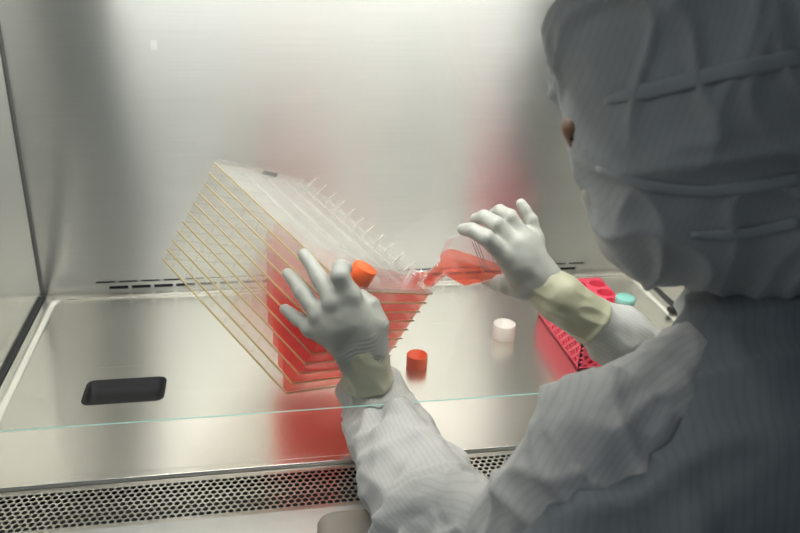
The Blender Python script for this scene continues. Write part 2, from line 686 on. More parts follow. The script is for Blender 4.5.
def cap_bm(r, h, wall=.0022, hollow_up=True, n=48, knurl=.0004):
    bm = bmesh.new()
    prof = [(0, 0), (r - .001, 0), (r, .001), (r, h - .0012), (r - .0008, h), (r - wall, h), (r - wall, .003), (0, .003)]
    lathe(bm, prof, n * 2)
    for v in bm.verts:      # fine grip ribs
        rr_ = math.hypot(v.co.x, v.co.y)
        if rr_ > r - .0005:
            a = round(math.atan2(v.co.y, v.co.x) / (2 * math.pi) * n * 2)
            if a % 2:
                v.co.x *= 1 - knurl / r
                v.co.y *= 1 - knurl / r
    recalc(bm)
    if not hollow_up:
        bmesh.ops.transform(bm, matrix=Matrix.Translation((0, 0, h)) @ Matrix.Rotation(math.pi, 4, 'X'), verts=bm.verts)
    return bm


bm = cap_bm(.0178, .026, hollow_up=False)
bmesh.ops.translate(bm, vec=(.036, .022, VS + .003), verts=bm.verts)
pc = mesh_obj('port_cap', bm, M_ORANGE, ves, True)
pc['label'] = 'orange screw cap on the near port'

# medium pooled in the low corner of each layer: clipped by a level plane
VMi = VM.inverted()
levels = [.101, .126, .151, .176, .198, .212, .190, .185, .187, .190]
for k in range(NL):
    z = k * pit
    bm = bmesh.new()
    e = .0035
    v = box(bm, e, VW - e, e, VL - e, z + .0016, z + pit - .0020)
    bmesh.ops.transform(bm, matrix=VM, verts=bm.verts)
    g = bm.verts[:] + bm.edges[:] + bm.faces[:]
    bmesh.ops.bisect_plane(bm, geom=g, plane_co=(0, 0, levels[k]), plane_no=(0, 0, 1), clear_outer=True)
    bmesh.ops.holes_fill(bm, edges=bm.edges)
    bmesh.ops.transform(bm, matrix=VMi, verts=bm.verts)
    recalc(bm)
    if len(bm.faces) > 3:
        mesh_obj('pooled_medium', bm, M_MEDIUM, ves)
    else:
        bm.free()

# ------------------------------------------------------------------ flask being poured
Mo = at(425, 271, 1.290)          # mouth
Bo = at(491, 252, 1.196)          # base
Ax = Mo - Bo
FLEN = float(np.linalg.norm(Ax))
Ax /= FLEN
up = np.array([0, 0, 1.])
Vx = up - up @ Ax * Ax
Vx /= np.linalg.norm(Vx)
Tx = np.cross(Ax, Vx)
FM = Matrix(((Tx[0], Vx[0], Ax[0], Bo[0]), (Tx[1], Vx[1], Ax[1], Bo[1]), (Tx[2], Vx[2], Ax[2], Bo[2]), (0, 0, 0, 1)))
fl = empty('culture_flask', M=FM)
tag(fl, 'clear angled neck culture flask of orange medium tipped to pour in a gloved hand', 'flask')


def flask_loops(off):
    hw, ht = .040 - off, .0165 - off       # half width (V), half thickness (T)
    NLEN = .048
    b = FLEN - NLEN
    out = []
    n = 6

    def sec(hw, ht, z, r, cy=0):
        return [(p[0], p[1] + cy, z) for p in rrect(-ht, ht, -hw, hw, r, n)]
    out.append(sec(hw - .003, ht - .003, off, .004))
    out.append(sec(hw, ht, .003 + off, .005))
    out.append(sec(hw, ht, b * .62, .005))
    out.append(sec(hw * .98, ht * .98, b * .68, .005))
    out.append(sec(.021 - off, ht * .92, b - .004, .008))
    rn = .0128 - off
    out.append([(p[0], p[1], b + .002) for p in rrect(-rn, rn, -rn, rn, rn * .999, n)])
    return out, rn, b


def loft(bm, loops):
    rings = [[bm.verts.new(p) for p in l] for l in loops]
    for a, b in zip(rings, rings[1:]):
        for i in range(len(a)):
            bm.faces.new((a[i], a[(i + 1) % len(a)], b[(i + 1) % len(a)], b[i]))
    return rings


def cant(z):
    return max(0., (z - (FLEN - .052)) / .052) ** 1.2 * .017


lo, rn, bz = flask_loops(0)
bm = bmesh.new()
rg = loft(bm, lo + [[(p[0], p[1], z) for p in rrect(-r, r, -r, r, r * .999, 6)] for r, z in
                    ((rn, bz + .010), (rn + .0012, bz + .011), (rn + .0012, bz + .013), (rn, bz + .014), (rn, FLEN - .010), (rn + .0008, FLEN - .009), (rn + .0008, FLEN - .007), (rn, FLEN - .006), (rn, FLEN - .001), (rn - .001, FLEN))])
bm.faces.new(rg[0])
recalc(bm)
fb = mesh_obj('flask_body', bm, M_FLASK, fl)
# the neck is canted downwards
for v in fb.data.vertices:
    v.co.y -= cant(v.co.z)
# graduation bars moulded on the base end
bm = bmesh.new()
for q in range(3):
    zz = .004 + q * .0045
    box(bm, .0166, .0170, -.026, .026, zz, zz + .0010)
    box(bm, -.0170, -.0166, -.026, .026, zz, zz + .0010)
mesh_obj('graduation', bm, M_MARK, fl)
# medium in the flask
lo, rn2, bz2 = flask_loops(.0012)
bm = bmesh.new()
rg = loft(bm, lo + [[(p[0], p[1], z) for p in rrect(-rn2, rn2, -rn2, rn2, rn2 * .999, 6)] for z in (bz + .02, FLEN - .001)])
bm.faces.new(rg[0])
bm.faces.new(rg[-1])
for v in bm.verts:
    v.co.y -= cant(v.co.z)
bmesh.ops.transform(bm, matrix=FM, verts=bm.verts)
zl = float(at(466, 263, 1.21)[2])
bmesh.ops.bisect_plane(bm, geom=bm.verts[:] + bm.edges[:] + bm.faces[:], plane_co=(0, 0, zl), plane_no=(0, 0, 1), clear_outer=True)
bmesh.ops.holes_fill(bm, edges=bm.edges)
bmesh.ops.transform(bm, matrix=FM.inverted(), verts=bm.verts)
recalc(bm)
mesh_obj('medium', bm, M_FLASKMED, fl)

# stream from mouth into the open port
pt = Vector(VM @ Vector((.196, .026, VS + .016)))
m0 = Vector(Mo) - Vector(Vx) * .021
path = []
for i in range(11):
    t = i / 10
    p = m0.lerp(pt, t)
    p.z += .010 * math.sin(math.pi * t) * (1 - t)
    path.append(p)
low = Vector(VM @ Vector((.200, .024, VS - .02)))
path += [pt.lerp(low, .5), low]
bm = bmesh.new()
tube(bm, path, [.0095 - .0030 * i / 12 for i in range(13)], 14)
for v in bm.verts:
    v.co += Vector((noise.noise(v.co * 90), noise.noise(v.co * 90 + Vector((5, 0, 0))), 0)) * .0012
sm = mesh_obj('poured_stream', bm, M_STREAM, None, True)
tag(sm, 'thin pink stream of medium pouring from flask mouth into vessel port', 'liquid')

# ------------------------------------------------------------------ caps on the tray
o = mesh_obj('bottle_cap', cap_bm(.0185, .0245), M_ORANGE, None, True)
o.location = (.698, .252, .0002)
tag(o, 'orange screw cap lying open side up on the tray', 'cap')
o = mesh_obj('bottle_cap', cap_bm(.0212, .030, .0026), M_WHITE, None, True)
o.location = (.884, .336, .0002)
tag(o, 'translucent white screw cap standing open side up on the tray', 'cap')

# ------------------------------------------------------------------ tube rack
RX0, RX1, RY0, RY1, RH = .982, 1.104, .203, .417, .078
rk = empty('tube_rack', ((RX0 + RX1) / 2, (RY0 + RY1) / 2, 0.0))
RKL = Vector((-(RX0 + RX1) / 2, -(RY0 + RY1) / 2, .0006))
tag(rk, 'bright pink plastic tube rack with lattice sides standing under the right forearm', 'rack')
bm = bmesh.new()
cols = [1.005, 1.0445, 1.084]
rws = [.226 + i * .040 for i in range(5)]
hr = .0158
xs = [RX0, 1.0247, 1.0642, RX1]
ys = [RY0] + [.246 + .04 * i for i in range(4)] + [RY1]
n = 32
for i, cx in enumerate(cols):
    for j, cy in enumerate(rws):
        x0, x1, y0, y1 = xs[i], xs[i + 1], ys[j], ys[j + 1]
        vo, vi, vd, ve = [], [], [], []
        for k in range(n):
            a = 2 * math.pi * k / n
            c_, s_ = math.cos(a), math.sin(a)
            tx = ((x1 - cx) / c_ if c_ > 1e-9 else (x0 - cx) / c_ if c_ < -1e-9 else 1e9)
            ty = ((y1 - cy) / s_ if s_ > 1e-9 else (y0 - cy) / s_ if s_ < -1e-9 else 1e9)
            t = min(tx, ty)
            vo.append(bm.verts.new((cx + t * c_, cy + t * s_, RH)))
            vi.append(bm.verts.new((cx + (hr + .0025) * c_, cy + (hr + .0025) * s_, RH + .0004)))
            ve.append(bm.verts.new((cx + hr * c_, cy + hr * s_, RH + .002)))
            vd.append(bm.verts.new((cx + hr * c_, cy + hr * s_, RH - .012)))
        for k in range(n):
            q = (k + 1) % n
            bm.faces.new((vo[k], vo[q], vi[q], vi[k]))
            bm.faces.new((vi[k], vi[q], ve[q], ve[k]))
            bm.faces.new((ve[k], ve[q], vd[q], vd[k]))
top = mesh_obj('top_plate', bm, M_PINK, rk)
top.location = RKL
bm = bmesh.new()
box(bm, RX0, RX1, RY0, RY1, .0016, .004)
box(bm, RX0 + .002, RX1 - .002, RY0 + .002, RY1 - .002, RH * .52, RH * .52 + .002)
for cx_ in (RX0 + .0002, RX1 - .0082):
    for cy_ in (RY0 + .0002, RY1 - .0082):
        box(bm, cx_, cx_ + .008, cy_, cy_ + .008, .004, RH - .0005)
o = mesh_obj('base_plate', bm, M_PINK, rk)
o.location = RKL


def lattice(p0, p1, nrm):
    """side panel: a frame with crossed diagonal ribs"""
    p0, p1, nrm = Vector(p0), Vector(p1), Vector(nrm)
    bm = bmesh.new()
    d = (p1 - p0)
    ln = d.length
    d.normalize()
    u = Vector((0, 0, 1))

    def bar(a, b, w, t, back=0.):
        a3 = p0 + d * a[0] + u * a[1]
        b3 = p0 + d * b[0] + u * b[1]
        ax = (b3 - a3).normalized()
        s = ax.cross(nrm).normalized() * w / 2
        vs = []
        for P in (a3, b3):
            for q in (-s, s):
                for tt in (-back, -t - back):
                    vs.append(bm.verts.new(P + q + nrm * tt))
        for f in ((0, 1, 3, 2), (4, 6, 7, 5), (0, 4, 5, 1), (2, 3, 7, 6), (0, 2, 6, 4), (1, 5, 7, 3)):
            bm.faces.new([vs[i] for i in f])
    H = RH - .004
    bar((0, .004), (ln, .004), .006, .004)
    bar((0, H), (ln, H), .008, .004)
    bar((.003, .001), (.003, RH), .006, .004)
    bar((ln - .003, .001), (ln - .003, RH), .006, .004)
    st = .0195
    a = -RH
    while a < ln:
        for sgn in (0, 1):
            x0, x1 = a, a + H
            z0, z1 = .004, H
            if x0 < 0:
                z0 = .004 - x0
                x0 = 0
            if x1 > ln:
                z1 = H - (x1 - ln)
                x1 = ln
            if x1 - x0 > .004:
                if sgn:
                    bar((ln - x0, z0), (ln - x1, z1), .0055, .0045, .0003)
                else:
                    bar((x0, z0), (x1, z1), .0055, .0040, .0009)
        a += st
    a4 = [p0 - nrm * .0062 + d * .0066, p1 - nrm * .0062 - d * .0066]
    vs = [bm.verts.new((a4[i].x, a4[i].y, z)) for i, z in ((0, .004), (1, .004), (1, H), (0, H))]
    bm.faces.new(vs)
    o = mesh_obj('lattice_side', bm, M_PINK, rk)
    o.location = RKL


lattice((RX0, RY0, 0), (RX0, RY1, 0), (-1, 0, 0))
lattice((RX1, RY0, 0), (RX1, RY1, 0), (1, 0, 0))
lattice((RX0, RY0, 0), (RX1, RY0, 0), (0, -1, 0))
lattice((RX0, RY1, 0), (RX1, RY1, 0), (0, 1, 0))

# tube with a teal cap standing in the rack
tb = empty('centrifuge_tube', (1.084, .266, .004))
tag(tb, 'conical tube with pale teal screw cap standing in the pink rack', 'tube')
bm = bmesh.new()
lathe(bm, [(0, .0), (.004, .001), (.0142, .016), (.0144, .098), (.0150, .100)], 32)
mesh_obj('tube_body', bm, thin_clear('tube_plastic', (.95, .6, .45), .3, (.95, .45, .3)), tb, True)
bm = cap_bm(.0178, .013, hollow_up=False)
bmesh.ops.translate(bm, vec=(0, 0, .094), verts=bm.verts)
o = mesh_obj('screw_cap', bm, M_TEAL, tb, True)
# small black latch at the right edge of the tray
bm = bmesh.new()
box(bm, -.011, .011, -.006, .006, 0, .010)
bmesh.ops.bevel(bm, geom=bm.edges[:], offset=.0015, segments=2, affect='EDGES')
o = mesh_obj('latch', bm, M_BLACK)
o.location = (1.262, .39, .0062)
tag(o, 'small black latch on the right rim of the tray', 'latch')

# taupe arm rest on the front ledge
bm = bmesh.new()
lp = [(rrect(-.040 + i_, .046 - i_, -.048 + i_, .030 - i_, .018), z_) for i_, z_ in ((0, 0), (0, .012), (.002, .018), (.006, .023), (.012, .026), (.017, .027))]
rg = loops_mesh(bm, lp)
bm.faces.new(rg[-1])
bm.faces.new(rg[0])
recalc(bm)
o = mesh_obj('arm_rest', bm, M_PAD, None, True)
o.location = (.530, -.150, .0010)
tag(o, 'rounded taupe arm rest on the front ledge beneath the left sleeve', 'arm rest')


# ------------------------------------------------------------------ implicit surfaces -> mesh
def smin(a, b, k):
    h = np.clip(.5 + .5 * (b - a) / k, 0, 1)
    return b * (1 - h) + a * h - k * h * (1 - h)


def cone_d(P, a, b, ra, rb):
    a = np.asarray(a, float)
    b = np.asarray(b, float)
    ab = b - a
    t = np.clip(((P - a) @ ab) / max(ab @ ab, 1e-12), 0, 1)
    q = P - a - t[..., None] * ab
    return np.sqrt((q * q).sum(-1)) - (ra + (rb - ra) * t)


def ell_d(P, c, axes, rad):
    q = (P - np.asarray(c)) @ np.asarray(axes).T
    k0 = np.sqrt(((q / rad) ** 2).sum(-1))
    k1 = np.sqrt(((q / (np.asarray(rad) ** 2)) ** 2).sum(-1))
    return k0 * (k0 - 1) / np.maximum(k1, 1e-9)


def surface_nets(fn, lo, hi, h):
    lo = np.asarray(lo, float)
    n = np.ceil((np.asarray(hi) - lo) / h).astype(int) + 1
    g = [lo[i] + h * np.arange(n[i]) for i in range(3)]
    V = np.ones(n)
    bs = 12
    nb = [range(0, n[i], bs) for i in range(3)]
    cc = np.array([[x, y, z] for x in nb[0] for y in nb[1] for z in nb[2]])
    dc = np.asarray(fn(lo + h * (cc + bs / 2)))
    lim = h * bs * .87 * 1.25 + .012
    for (x, y, z), d in zip(cc, dc):
        e = [min(v + bs, m) for v, m in zip((x, y, z), n)]
        if abs(d) > lim:
            V[x:e[0], y:e[1], z:e[2]] = 1. if d > 0 else -1.
            continue
        G = np.stack(np.meshgrid(g[0][x:e[0]], g[1][y:e[1]], g[2][z:e[2]], indexing='ij'), -1)
        V[x:e[0], y:e[1], z:e[2]] = fn(G)
    ins = V < 0
    nc = n - 1
    corners = [(i, j, k) for i in (0, 1) for j in (0, 1) for k in (0, 1)]
    cnt = np.zeros(nc, int)
    for c in corners:
        cnt += ins[c[0]:c[0] + nc[0], c[1]:c[1] + nc[1], c[2]:c[2] + nc[2]]
    act = (cnt > 0) & (cnt < 8)
    idx = -np.ones(nc, int)
    ids = np.argwhere(act)
    idx[act] = np.arange(len(ids))
    acc = np.zeros((len(ids), 3))
    num = np.zeros(len(ids))
    for a in corners:
        for ax in range(3):
            if a[ax]:
                continue
            b = list(a)
            b[ax] = 1
            va = V[ids[:, 0] + a[0], ids[:, 1] + a[1], ids[:, 2] + a[2]]
            vb = V[ids[:, 0] + b[0], ids[:, 1] + b[1], ids[:, 2] + b[2]]
            m = (va < 0) != (vb < 0)
            t = np.where(m, va / np.where(m, va - vb, 1), 0)
            p = np.tile(np.array(a, float), (len(ids), 1))
            p[:, ax] += t
            acc += np.where(m[:, None], p, 0)
            num += m
    verts = lo + h * (ids + acc / num[:, None])
    faces = []
    for ax in range(3):
        b1, b2 = (ax + 1) % 3, (ax + 2) % 3
        sl0 = [slice(None)] * 3
        sl1 = [slice(None)] * 3
        sl0[ax] = slice(0, -1)
        sl1[ax] = slice(1, None)
        A_, B_ = ins[tuple(sl0)], ins[tuple(sl1)]
        e = np.argwhere(A_ != B_)
        e = e[(e[:, b1] > 0) & (e[:, b2] > 0) & (e[:, b1] < nc[b1]) & (e[:, b2] < nc[b2])]
        fl_ = A_[e[:, 0], e[:, 1], e[:, 2]]
        q = []
        for d1, d2 in ((0, 0), (1, 0), (1, 1), (0, 1)):
            c = e.copy()
            c[:, b1] -= d1
            c[:, b2] -= d2
            q.append(idx[c[:, 0], c[:, 1], c[:, 2]])
        q = np.stack(q, 1)
        q[~fl_] = q[~fl_][:, ::-1]
        faces.append(q)
    faces = np.concatenate(faces)
    faces = faces[(faces >= 0).all(1)]
    return verts, faces


def sdf_mesh(name, fn, lo, hi, h, m, parent=None, disp=None, weave=None, smooth_it=2):
    v, f = surface_nets(fn, lo, hi, h)
    me = bpy.data.meshes.new(name)
    me.from_pydata(v.tolist(), [], f.tolist())
    bm = bmesh.new()
    bm.from_mesh(me)
    for _ in range(smooth_it):
        bmesh.ops.smooth_vert(bm, verts=bm.verts, factor=.5, use_axis_x=True, use_axis_y=True, use_axis_z=True)
    bm.normal_update()
    if disp is not None:
        off = [disp(x.co, x.normal) for x in bm.verts]
        for x, d in zip(bm.verts, off):
            x.co += x.normal * d if isinstance(d, float) else d
    bm.to_mesh(me)
    bm.free()
    me.materials.append(m)
    me.polygons.foreach_set('use_smooth', [True] * len(me.polygons))
    if weave is not None:
        a = me.attributes.new('weave', 'FLOAT_VECTOR', 'POINT')
        co = np.empty(len(me.vertices) * 3)
        me.vertices.foreach_get('co', co)
        w = weave(co.reshape(-1, 3))
        a.data.foreach_set('vector', np.stack([w, w * 0, w * 0], -1).ravel().astype(np.float32))
    o = bpy.data.objects.new(name, me)
    C.objects.link(o)
    if parent is not None:
        o.parent = parent
    return o


def bounds(pts, pad):
    p = np.array(pts)
    return p.min(0) - pad, p.max(0) + pad


def ridge(p, s, seed=0.):
    """sharp-crested fold noise"""
    n = noise.noise(Vector((p[0] * s[0] + seed, p[1] * s[1] - seed, p[2] * s[2] + 2 * seed)))
    return 1 - 2.2 * abs(n)


def fold(p, us, seed, warp=.03):
    """sharp creases: for each (direction, frequency across, frequency along) a ridged noise, warped"""
    p = Vector(p)
    w_ = p * 7 + Vector((seed, 0, 0))
    q = p + 1.4 * warp * Vector((noise.noise(w_), noise.noise(w_ + Vector((31.4, 7.7, 2.1))), noise.noise(w_ + Vector((-12.3, 19.9, 43.1)))))
    o_ = 0.
    for k, (u, fu, fv) in enumerate(us):
        a = q.dot(u)
        r = q - u * a
        n_ = noise.noise(Vector((a * fu + seed + 7 * k, 0, 0)) + r * fv)
        c = max(0., 1 - 3.2 * abs(n_))
        o_ += c * c - .3
    return o_


def frame_of(a, b):
    a, b = Vector(a), Vector(b)
    z = (b - a).normalized()
    x = z.cross(Vector((0.2, 1, .3))).normalized()
    return a, x, z.cross(x), z


def chain(fnlist, k):
    def fn(P):
        d = None
        for g in fnlist:
            v = g(P)
            d = v if d is None else smin(d, v, k)
        return d
    return fn


# ------------------------------------------------------------------ person
person = empty('person', tuple(at(800, 700, .9)))
tag(person, 'person in grey cleanroom gown, hood, mask and latex gloves leaning towards the cabinet', 'person')
PI_ = Matrix.Translation(-person.location)


def own(o, par=None):
    """parent o (modelled in world space) without moving it"""
    o.parent = par or person
    if par is None:
        o.location = -person.location
    return o


# --- hand skeletons: wrist, four knuckle-to-tip chains and the thumb (pixel, pixel, distance, radius)
LH = dict(
    wrist=(363, 364, 1.100, .021),
    fingers=[
        [(350, 297, 1.060, .0145), (340, 276, 1.051, .0130), (341, 268, 1.064, .0120), (345, 268, 1.086, .0105)],
        [(335, 303, 1.062, .0135), (320, 279, 1.082, .0122), (311, 264, 1.096, .0102), (304, 255, 1.107, .0088)],
        [(320, 315, 1.074, .0130), (302, 292, 1.093, .0116), (294, 280, 1.109, .0098), (288, 274, 1.119, .0085)],
        [(311, 329, 1.088, .0110), (299, 320, 1.104, .0100), (291, 314, 1.117, .0090), (285, 309, 1.126, .0080)]],
    thumb=[(374, 350, 1.090, .0165), (378, 325, 1.080, .0150), (371, 305, 1.082, .0118), (361, 296, 1.084, .0100)],
    palm=[(344, 324, 1.070, .021), (335, 333, 1.078, .018), (358, 322, 1.074, .022), (366, 335, 1.084, .023), (350, 347, 1.085, .020)])
RH_ = dict(
    wrist=(541, 281, 1.150, .022),
    fingers=[
        [(506, 257, 1.122, .0130), (486, 238, 1.103, .0118), (472, 230, 1.112, .0104), (463, 229, 1.124, .0085)],
        [(514, 246, 1.126, .0128), (496, 224, 1.118, .0116), (484, 217, 1.130, .0102), (476, 219, 1.142, .0088)],
        [(524, 238, 1.135, .0122), (510, 217, 1.132, .0110), (500, 211, 1.145, .0098), (494, 214, 1.158, .0088)],
        [(535, 240, 1.150, .0115), (531, 220, 1.148, .0100), (525, 210, 1.148, .0088), (521, 204, 1.148, .0078)]],
    thumb=[(524, 288, 1.155, .0165), (508, 285, 1.170, .0150), (496, 282, 1.205, .0120), (486, 279, 1.235, .0105)],
    palm=[(519, 262, 1.134, .020), (526, 252, 1.142, .019), (532, 262, 1.144, .021), (520, 274, 1.144, .020), (535, 272, 1.148, .023)])


def hand_fns(Hd, s=1.0):
    w = Hd['wrist']
    wp = at(*w[:3])
    pts = [wp]
    digits = []
    palm = [lambda P, a=wp, b=at(*q[:3]), r=w[3] * s, r2=q[3] * s: cone_d(P, a, b, r, r2) for q in Hd['palm']]
    for f in Hd['fingers']:
        k0 = f[0]
        kp = at(*k0[:3])
        pts.append(kp)
        near = min(Hd['palm'], key=lambda q: np.linalg.norm(at(*q[:3]) - kp))
        palm.append(lambda P, a=at(*near[:3]), b=kp, r=near[3] * s * .85, r2=k0[3] * s * 1.08: cone_d(P, a, b, r, r2))
        seg = []
        for a, b in zip(f, f[1:]):
            seg.append(lambda P, a=a, b=b: cone_d(P, at(*a[:3]), at(*b[:3]), a[3] * s, b[3] * s))
            pts.append(at(*b[:3]))
        digits.append(seg)
    t = Hd['thumb']
    palm.append(lambda P: cone_d(P, wp, at(*t[0][:3]), w[3] * s * .9, t[0][3] * s))
    seg = []
    for a, b in zip(t, t[1:]):
        seg.append(lambda P, a=a, b=b: cone_d(P, at(*a[:3]), at(*b[:3]), a[3] * s, b[3] * s))
        pts.append(at(*b[:3]))
    digits.append(seg)
    return palm, digits, pts


def hand_sdf(Hd, s=1.0):
    palm, digits, pts = hand_fns(Hd, s)

    def fn(P):
        d = None
        for g in palm:
            v = g(P)
            d = v if d is None else smin(d, v, .018)
        for seg in digits:
            e = None
            for g in seg:
                v = g(P)
                e = v if e is None else smin(e, v, .003)
            d = smin(d, e, .0075)
        return d
    return fn, pts


def glove(Hd, cuff_pts, name_label, wr_dir, seed):
    fn, pts = hand_sdf(Hd)
    lo, hi = bounds(pts, .052)
    wp = Vector(at(*Hd['wrist'][:3]))
    kn = Vector(at(*Hd['fingers'][1][0][:3]))
    ax = (kn - wp).normalized()
    joints = [(Vector(at(*f[i][:3])), (Vector(at(*f[i + 1][:3])) - Vector(at(*f[i - 1][:3]))).normalized()) for f in Hd['fingers'] for i in (1, 2)]

    def disp(p, n_):
        t = (p - wp).dot(ax)
        L_ = (kn - wp).length
        d = 0.
        e = max(0., 1 - abs(t - .012) / .045)
        w_ = noise.noise(p * 22 + Vector((seed, 0, 0))) * .012
        d += e * wr_dir * .0010 * math.sin(2 * math.pi * (t + w_) / .0055)
        d += .0010 * noise.noise(p * 55 + Vector((seed, 3, 0)))
        for jp, jd in joints:
            r = (p - jp).length
            if r < .016:
                s_ = (p - jp).dot(jd)
                d -= .0009 * (1 - r / .016) * (1 if abs(math.sin(s_ * 900)) > .75 else 0)
        return float(d)
    g = own(sdf_mesh('glove', fn, lo, hi, .0017, M_GLOVE, disp=disp))
    g['label'] = name_label
    cp = [(at(*c[:3]), c[3]) for c in cuff_pts]

    def cfn(P):
        d = None
        for (a, ra), (b, rb) in zip(cp, cp[1:]):
            v = cone_d(P, a, b, ra, rb)
            d = v if d is None else smin(d, v, .006)
        # cut both ends flat
        a0, a1 = cp[0][0], cp[1][0]
        z = (a1 - a0) / np.linalg.norm(a1 - a0)
        e0, e1 = cp[-1][0], cp[-2][0]
        z1 = (e0 - e1) / np.linalg.norm(e0 - e1)
        d = np.maximum(d, (P - e0) @ z1 - .004)
        d = np.maximum(d, -((P - a0) @ z) - .016)
        ring = np.abs((P - e0) @ z1) * 1.0
        return d - .0022 * np.exp(-(ring / .004) ** 2)
    lo, hi = bounds([c[0] for c in cp], .055)
    ca, cx, cy, cz = frame_of(cp[0][0], cp[-1][0])

    def cdisp(p, n_):
        q = p - ca
        t = q.dot(cz)
        ang = math.atan2(q.dot(cy), q.dot(cx))
        return float(.0022 * ridge((math.cos(ang) * 1.4, math.sin(ang) * 1.4, t * 22 + ang * .8), (1, 1, 1), seed) + .0008 * noise.noise(p * 60) - .001)
    c = sdf_mesh('cuff', cfn, lo, hi, .0022, M_CUFF, disp=cdisp)
    c.parent = g
    c['label'] = 'yellowish glove cuff pulled over the sleeve'
    return g


glove(LH, [(361, 352, 1.092, .0325), (365, 362, 1.100, .0335), (368, 379, 1.115, .0365)], 'grey white latex glove holding the culture vessel', 1.7, 3.1)
glove(RH_, [(537, 280, 1.150, .0300), (560, 298, 1.145, .0345), (593, 323, 1.155, .0355)], 'white latex glove tipping the flask', .12, 7.7)

# --- arms (centre lines)
LA = [(367, 374, 1.125, .0345), (373, 390, 1.152, .044), (378, 410, 1.162, .046), (388, 432, 1.108, .054), (408, 475, 1.010, .061), (440, 530, .885, .066), (470, 568, .83, .066)]
LU = [(440, 533, .88, .066), (520, 562, .81, .070), (606, 472, .735, .084), (640, 430, .73, .062), (700, 385, .76, .060)]
LX = [(606, 472, .735, .084), (578, 415, .745, .034)]
RA = [(583, 313, 1.160, .0325), (620, 338, 1.190, .043), (700, 392, 1.25, .041), (800, 470, 1.0, .050)]
RU = [(800, 470, .95, .068), (870, 430, .90, .075), (900, 330, .86, .085)]


def chain_fn(C_, k=.02):
    return [lambda P, a=a, b=b: cone_d(P, at(*a[:3]), at(*b[:3]), a[3], b[3]) for a, b in zip(C_, C_[1:])]


def weave_along(C_):
    """coordinate across the limb: angle about the nearest bone times mean radius"""
    segs = [(at(*a[:3]), at(*b[:3])) for a, b in zip(C_, C_[1:])]
    tw = np.array([0.3, 1, .2])

    def fn(co):
        best = np.full(len(co), 1e9)
        out = np.zeros(len(co))
        for a, b in segs:
            ab = b - a
            t = np.clip(((co - a) @ ab) / (ab @ ab), 0, 1)
            d = np.linalg.norm(co - a - t[:, None] * ab, axis=1)
            z = ab / np.linalg.norm(ab)
            x = np.cross(z, FF)
            x /= np.linalg.norm(x)
            w = (co - a) @ x
            m = d < best
            best[m] = d[m]
            out[m] = w[m]
        return out
    return fn


def sleeve(C1, C2, seed, foldamp, folds_px, label):
    fns = chain_fn(C1) + chain_fn(C2) + (chain_fn(LX) if C1 is LA else [])
    f0 = chain(fns, .018)
    e0 = at(*C1[0][:3])
    z1 = e0 - at(*C1[3][:3])
    z1 /= np.linalg.norm(z1)

    def fn(P):
        return np.maximum(f0(P), (P - e0) @ z1 - .004)
    pts = [at(*c[:3]) for c in C1 + C2]
    lo, hi = bounds(pts, .11)
    segs = [(Vector(at(*a[:3])), Vector(at(*b[:3]))) for a, b in list(zip(C1, C1[1:])) + list(zip(C2, C2[1:]))]
    wv = Vector(e0)
    fd = [(Vector(at(*a)), Vector(at(*b)), w, am) for a, b, w, am in folds_px]

    def disp(p, n_):
        # folds run from the cuff, fanning out and twisting
        best = None
        for i, (a, b) in enumerate(segs):
            ab = b - a
            t = max(0, min(1, (p - a).dot(ab) / ab.length_squared))
            d = (p - a - ab * t).length
            if best is None or d < best[0]:
                best = (d, i, t, a, ab)
        d, i, t, a, ab = best
        z = ab.normalized()
        x = z.cross(Vector(FF)).normalized()
        y = z.cross(x)
        q = p - a - ab * t
        ang = math.atan2(q.dot(y), q.dot(x))
        s = i + t
        amp = foldamp * min(1., .08 + (p - wv).length / .09)
        r = ridge((math.cos(ang + .4 * s) * 1.6, math.sin(ang + .4 * s) * 1.6, s * .75), (1, 1, 1), seed)
        r2 = ridge((p.x * 13, p.y * 13, p.z * 13), (1, 1, 1), seed + 5)
        o_ = amp * (.6 * (r - .35) + .25 * (r2 - .35)) + amp * .8 * fold(p, [(x, 16, 5), ((z + x).normalized(), 14, 5), ((z - x * .8).normalized(), 15, 5)], seed)
        for fa, fb, w, am in fd:
            ab2 = fb - fa
            tt = max(0, min(1, (p - fa).dot(ab2) / ab2.length_squared))
            dd = (p - fa - ab2 * tt).length
            o_ += am * math.exp(-(dd / w) ** 2)
        return float(o_)
    o = sdf_mesh('sleeve', fn, lo, hi, .0048, M_SLEEVE, disp=disp, weave=weave_along(C1 + C2))
    if label:
        o['label'] = label
    return o


# --- gown body
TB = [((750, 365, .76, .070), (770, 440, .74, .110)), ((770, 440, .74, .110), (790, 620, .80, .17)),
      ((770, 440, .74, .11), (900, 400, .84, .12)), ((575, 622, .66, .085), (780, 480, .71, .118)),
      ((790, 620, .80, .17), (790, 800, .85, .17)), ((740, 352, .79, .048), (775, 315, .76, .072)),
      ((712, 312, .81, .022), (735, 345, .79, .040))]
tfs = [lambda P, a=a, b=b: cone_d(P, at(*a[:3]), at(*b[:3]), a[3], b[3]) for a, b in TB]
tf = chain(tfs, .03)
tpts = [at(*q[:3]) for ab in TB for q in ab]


TU = [((Vector(UU) - Vector(RR) * .5).normalized(), 14, 4), ((Vector(RR) + Vector(UU) * .6).normalized(), 12, 4)]


def tdisp(p, n_):
    r = ridge((p.x * 6 + p.z * 5, p.y * 3, p.z * 9 - p.x * 4), (1, 1, 1), 2.)
    r2 = ridge((p.x * 14, p.y * 9, p.z * 16), (1, 1, 1), 9.)
    f = fold(p, TU, 8.1, .04)
    return float(.007 * (r - .4) + .007 * f)


